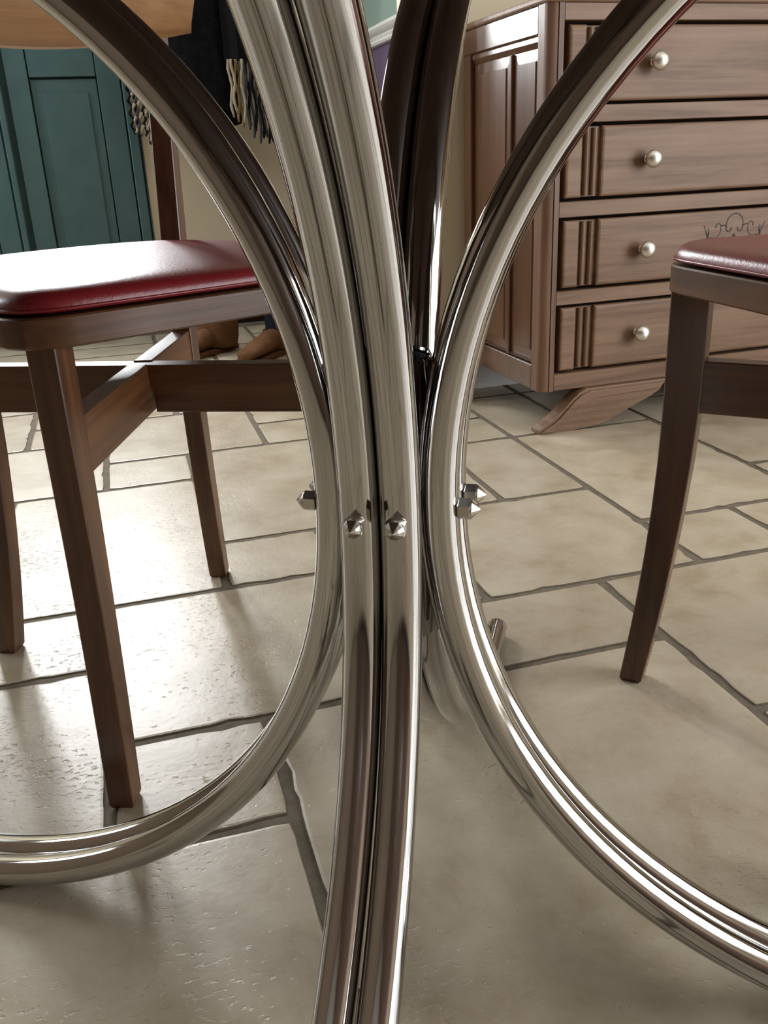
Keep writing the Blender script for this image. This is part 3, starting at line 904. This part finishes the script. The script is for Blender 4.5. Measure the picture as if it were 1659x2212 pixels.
for k, c in enumerate(['yarn_black', 'yarn_cream', 'yarn_grey', 'yarn_cream', 'yarn_black', 'yarn_cream']):
    x = 0.112 + 0.010 * k
    bm = bmesh.new(); ph = rs.uniform(0, 6); n = 22
    zb = 0.635 + rs.uniform(-0.005, 0.03)
    pts = [(x + 0.0045 * math.sin(ph + q * 1.1), 0.056 + 0.005 * math.cos(ph + q * 1.1), 0.805 + (zb - 0.805) * q / n) for q in range(n + 1)]
    add_tube(bm, pts, [0.0046 + 0.0012 * math.sin(q * 2.4 + ph) for q in range(n)] + [0.003], seg=8)
    finish('tassel', bm, MT[c], sc, smooth=True)

# ------------------------------------------------------------------ boots below the coat
def boot(name, label, loc, rz, shaft, cat, sw=1.0, liner=0.012):
    b_ = empty(name, loc, rz, label, cat)
    # foot runs along +x, heel at x=0
    secs = []
    for t, w_, h_ in ((0.0, 0.030, 0.075), (0.06, 0.034, 0.085), (0.12, 0.037, 0.080), (0.17, 0.042, 0.066), (0.215, 0.043, 0.054), (0.245, 0.036, 0.045), (0.262, 0.022, 0.036)):
        ring = []
        for q in range(16):
            a = 2 * PI * q / 16
            z = 0.014 + (h_ - 0.014) * (0.5 + 0.5 * math.sin(a)) ** 0.85
            ring.append((t - 0.03, w_ * math.cos(a) * (1.0 if math.sin(a) < 0.3 else 0.92), z))
        secs.append(ring)
    bm = bmesh.new(); add_loft(bm, secs)
    finish('upper', bm, MT['suede'], b_, smooth=True, angle=math.radians(60))
    bm = bmesh.new()
    rings = []
    for z, w_, d_, cx2 in ((0.02, 0.050 * sw, 0.050, 0.030), (0.05, 0.056 * sw, 0.056, 0.030), (0.5 * (0.05 + shaft), 0.058 * sw, 0.058, 0.022), (shaft - 0.012, 0.060 * sw, 0.060, 0.020), (shaft, 0.058 * sw, 0.060, 0.020)):
        rings.append([(cx2 + d_ * math.cos(2*PI*q/20), w_ * math.sin(2*PI*q/20), z) for q in range(20)])
    add_loft(bm, rings)
    finish('shaft', bm, MT['suede'], b_, smooth=True, angle=math.radians(60))
    bm = bmesh.new()
    add_loft(bm, [[(0.020 + 0.050 * math.cos(2*PI*q/20), 0.048 * sw * math.sin(2*PI*q/20), z) for q in range(20)] for z in (shaft - 0.004, shaft + liner)])
    finish('lining', bm, MT['navy'], b_, smooth=True, angle=math.radians(60))
    bm = bmesh.new()
    sole = [(-0.036, -0.022), (0.03, -0.034), (0.12, -0.036), (0.19, -0.044), (0.225, -0.034), (0.236, 0.0), (0.225, 0.034), (0.19, 0.044), (0.12, 0.036), (0.03, 0.034), (-0.036, 0.022), (-0.043, 0.0)]
    add_prism(bm, sole, 2, 0.0, 0.016, bevel=0.003)
    finish('sole', bm, MT['suede'], b_, smooth=True, angle=math.radians(50))
    return b_
aim = math.atan2(-V.y, -V.x)
boot('boot', 'tall brown suede boot on the floor below the black coat', uv(0.300, 2.90), aim - 0.9, 0.30, 'boot', 1.3)
boot('ankle_boot', 'low brown ankle boot with navy lining beside the tall boot', uv(0.475, 2.78), aim - 0.75, 0.072, 'boot', 1.0, 0.055)
# unseen cupboard added behind the viewpoint to give the chrome brown reflections
cp = empty('added_cupboard', uv(0.15, -2.19, 0), TH, 'unseen tall dark brown cupboard added at the near wall for the brown reflections in the chrome', 'cupboard')
box('body', -0.95, 1.05, 0.0, 0.50, 0.06, 2.02, MT['cup'], cp, bevel=0.004)
box('plinth', -0.93, 1.03, 0.02, 0.47, 0.0, 0.06, MT['oak_dark'], cp)
box('cornice', -0.98, 1.08, 0.0, 0.54, 2.02, 2.07, MT['cup'], cp, bevel=0.01, seg=2)
for q in range(4):
    xa = -0.93 + 0.497 * q
    d_ = box('cupboard_door', xa, xa + 0.485, 0.501, 0.522, 0.08, 2.0, MT['cup'], cp, bevel=0.004)
    box('panel', xa + 0.07, xa + 0.415, 0.5225, 0.530, 0.16, 1.92, MT['cup'], d_, bevel=0.007)
    bm = bmesh.new(); add_lathe(bm, [(0.006, 0.0), (0.006, 0.012), (0.015, 0.018), (0.012, 0.028), (0.002, 0.031)], seg=16, axis='y', origin=(xa + (0.45 if q % 2 == 0 else 0.035), 0.5225, 1.05))
    finish('knob', bm, MT['knob'], d_, smooth=True)
# shoe by the end of the skirting board
sh = empty('shoe', uv(0.742, 2.015), TH, 'brown shoe with a pale sole beside the white skirting board', 'shoe')
bm = bmesh.new()
add_loft(bm, [[(0.020 - 0.036 * math.sin(a) if False else 0.018 + r * math.cos(a), 0.0 + 1.9 * r * math.sin(a), z) for a in [2*PI*q/20 for q in range(20)]] for z, r in ((0.016, 0.034), (0.035, 0.036), (0.055, 0.033), (0.068, 0.026), (0.072, 0.012))])
finish('upper', bm, MT['suede'], sh, smooth=True)
bm = bmesh.new()
add_loft(bm, [[(0.018 + r * math.cos(a), 1.9 * r * math.sin(a), z) for a in [2*PI*q/20 for q in range(20)]] for z, r in ((0.0, 0.036), (0.004, 0.038), (0.014, 0.038), (0.016, 0.035))])
finish('sole', bm, MT['sole'], sh, smooth=True)
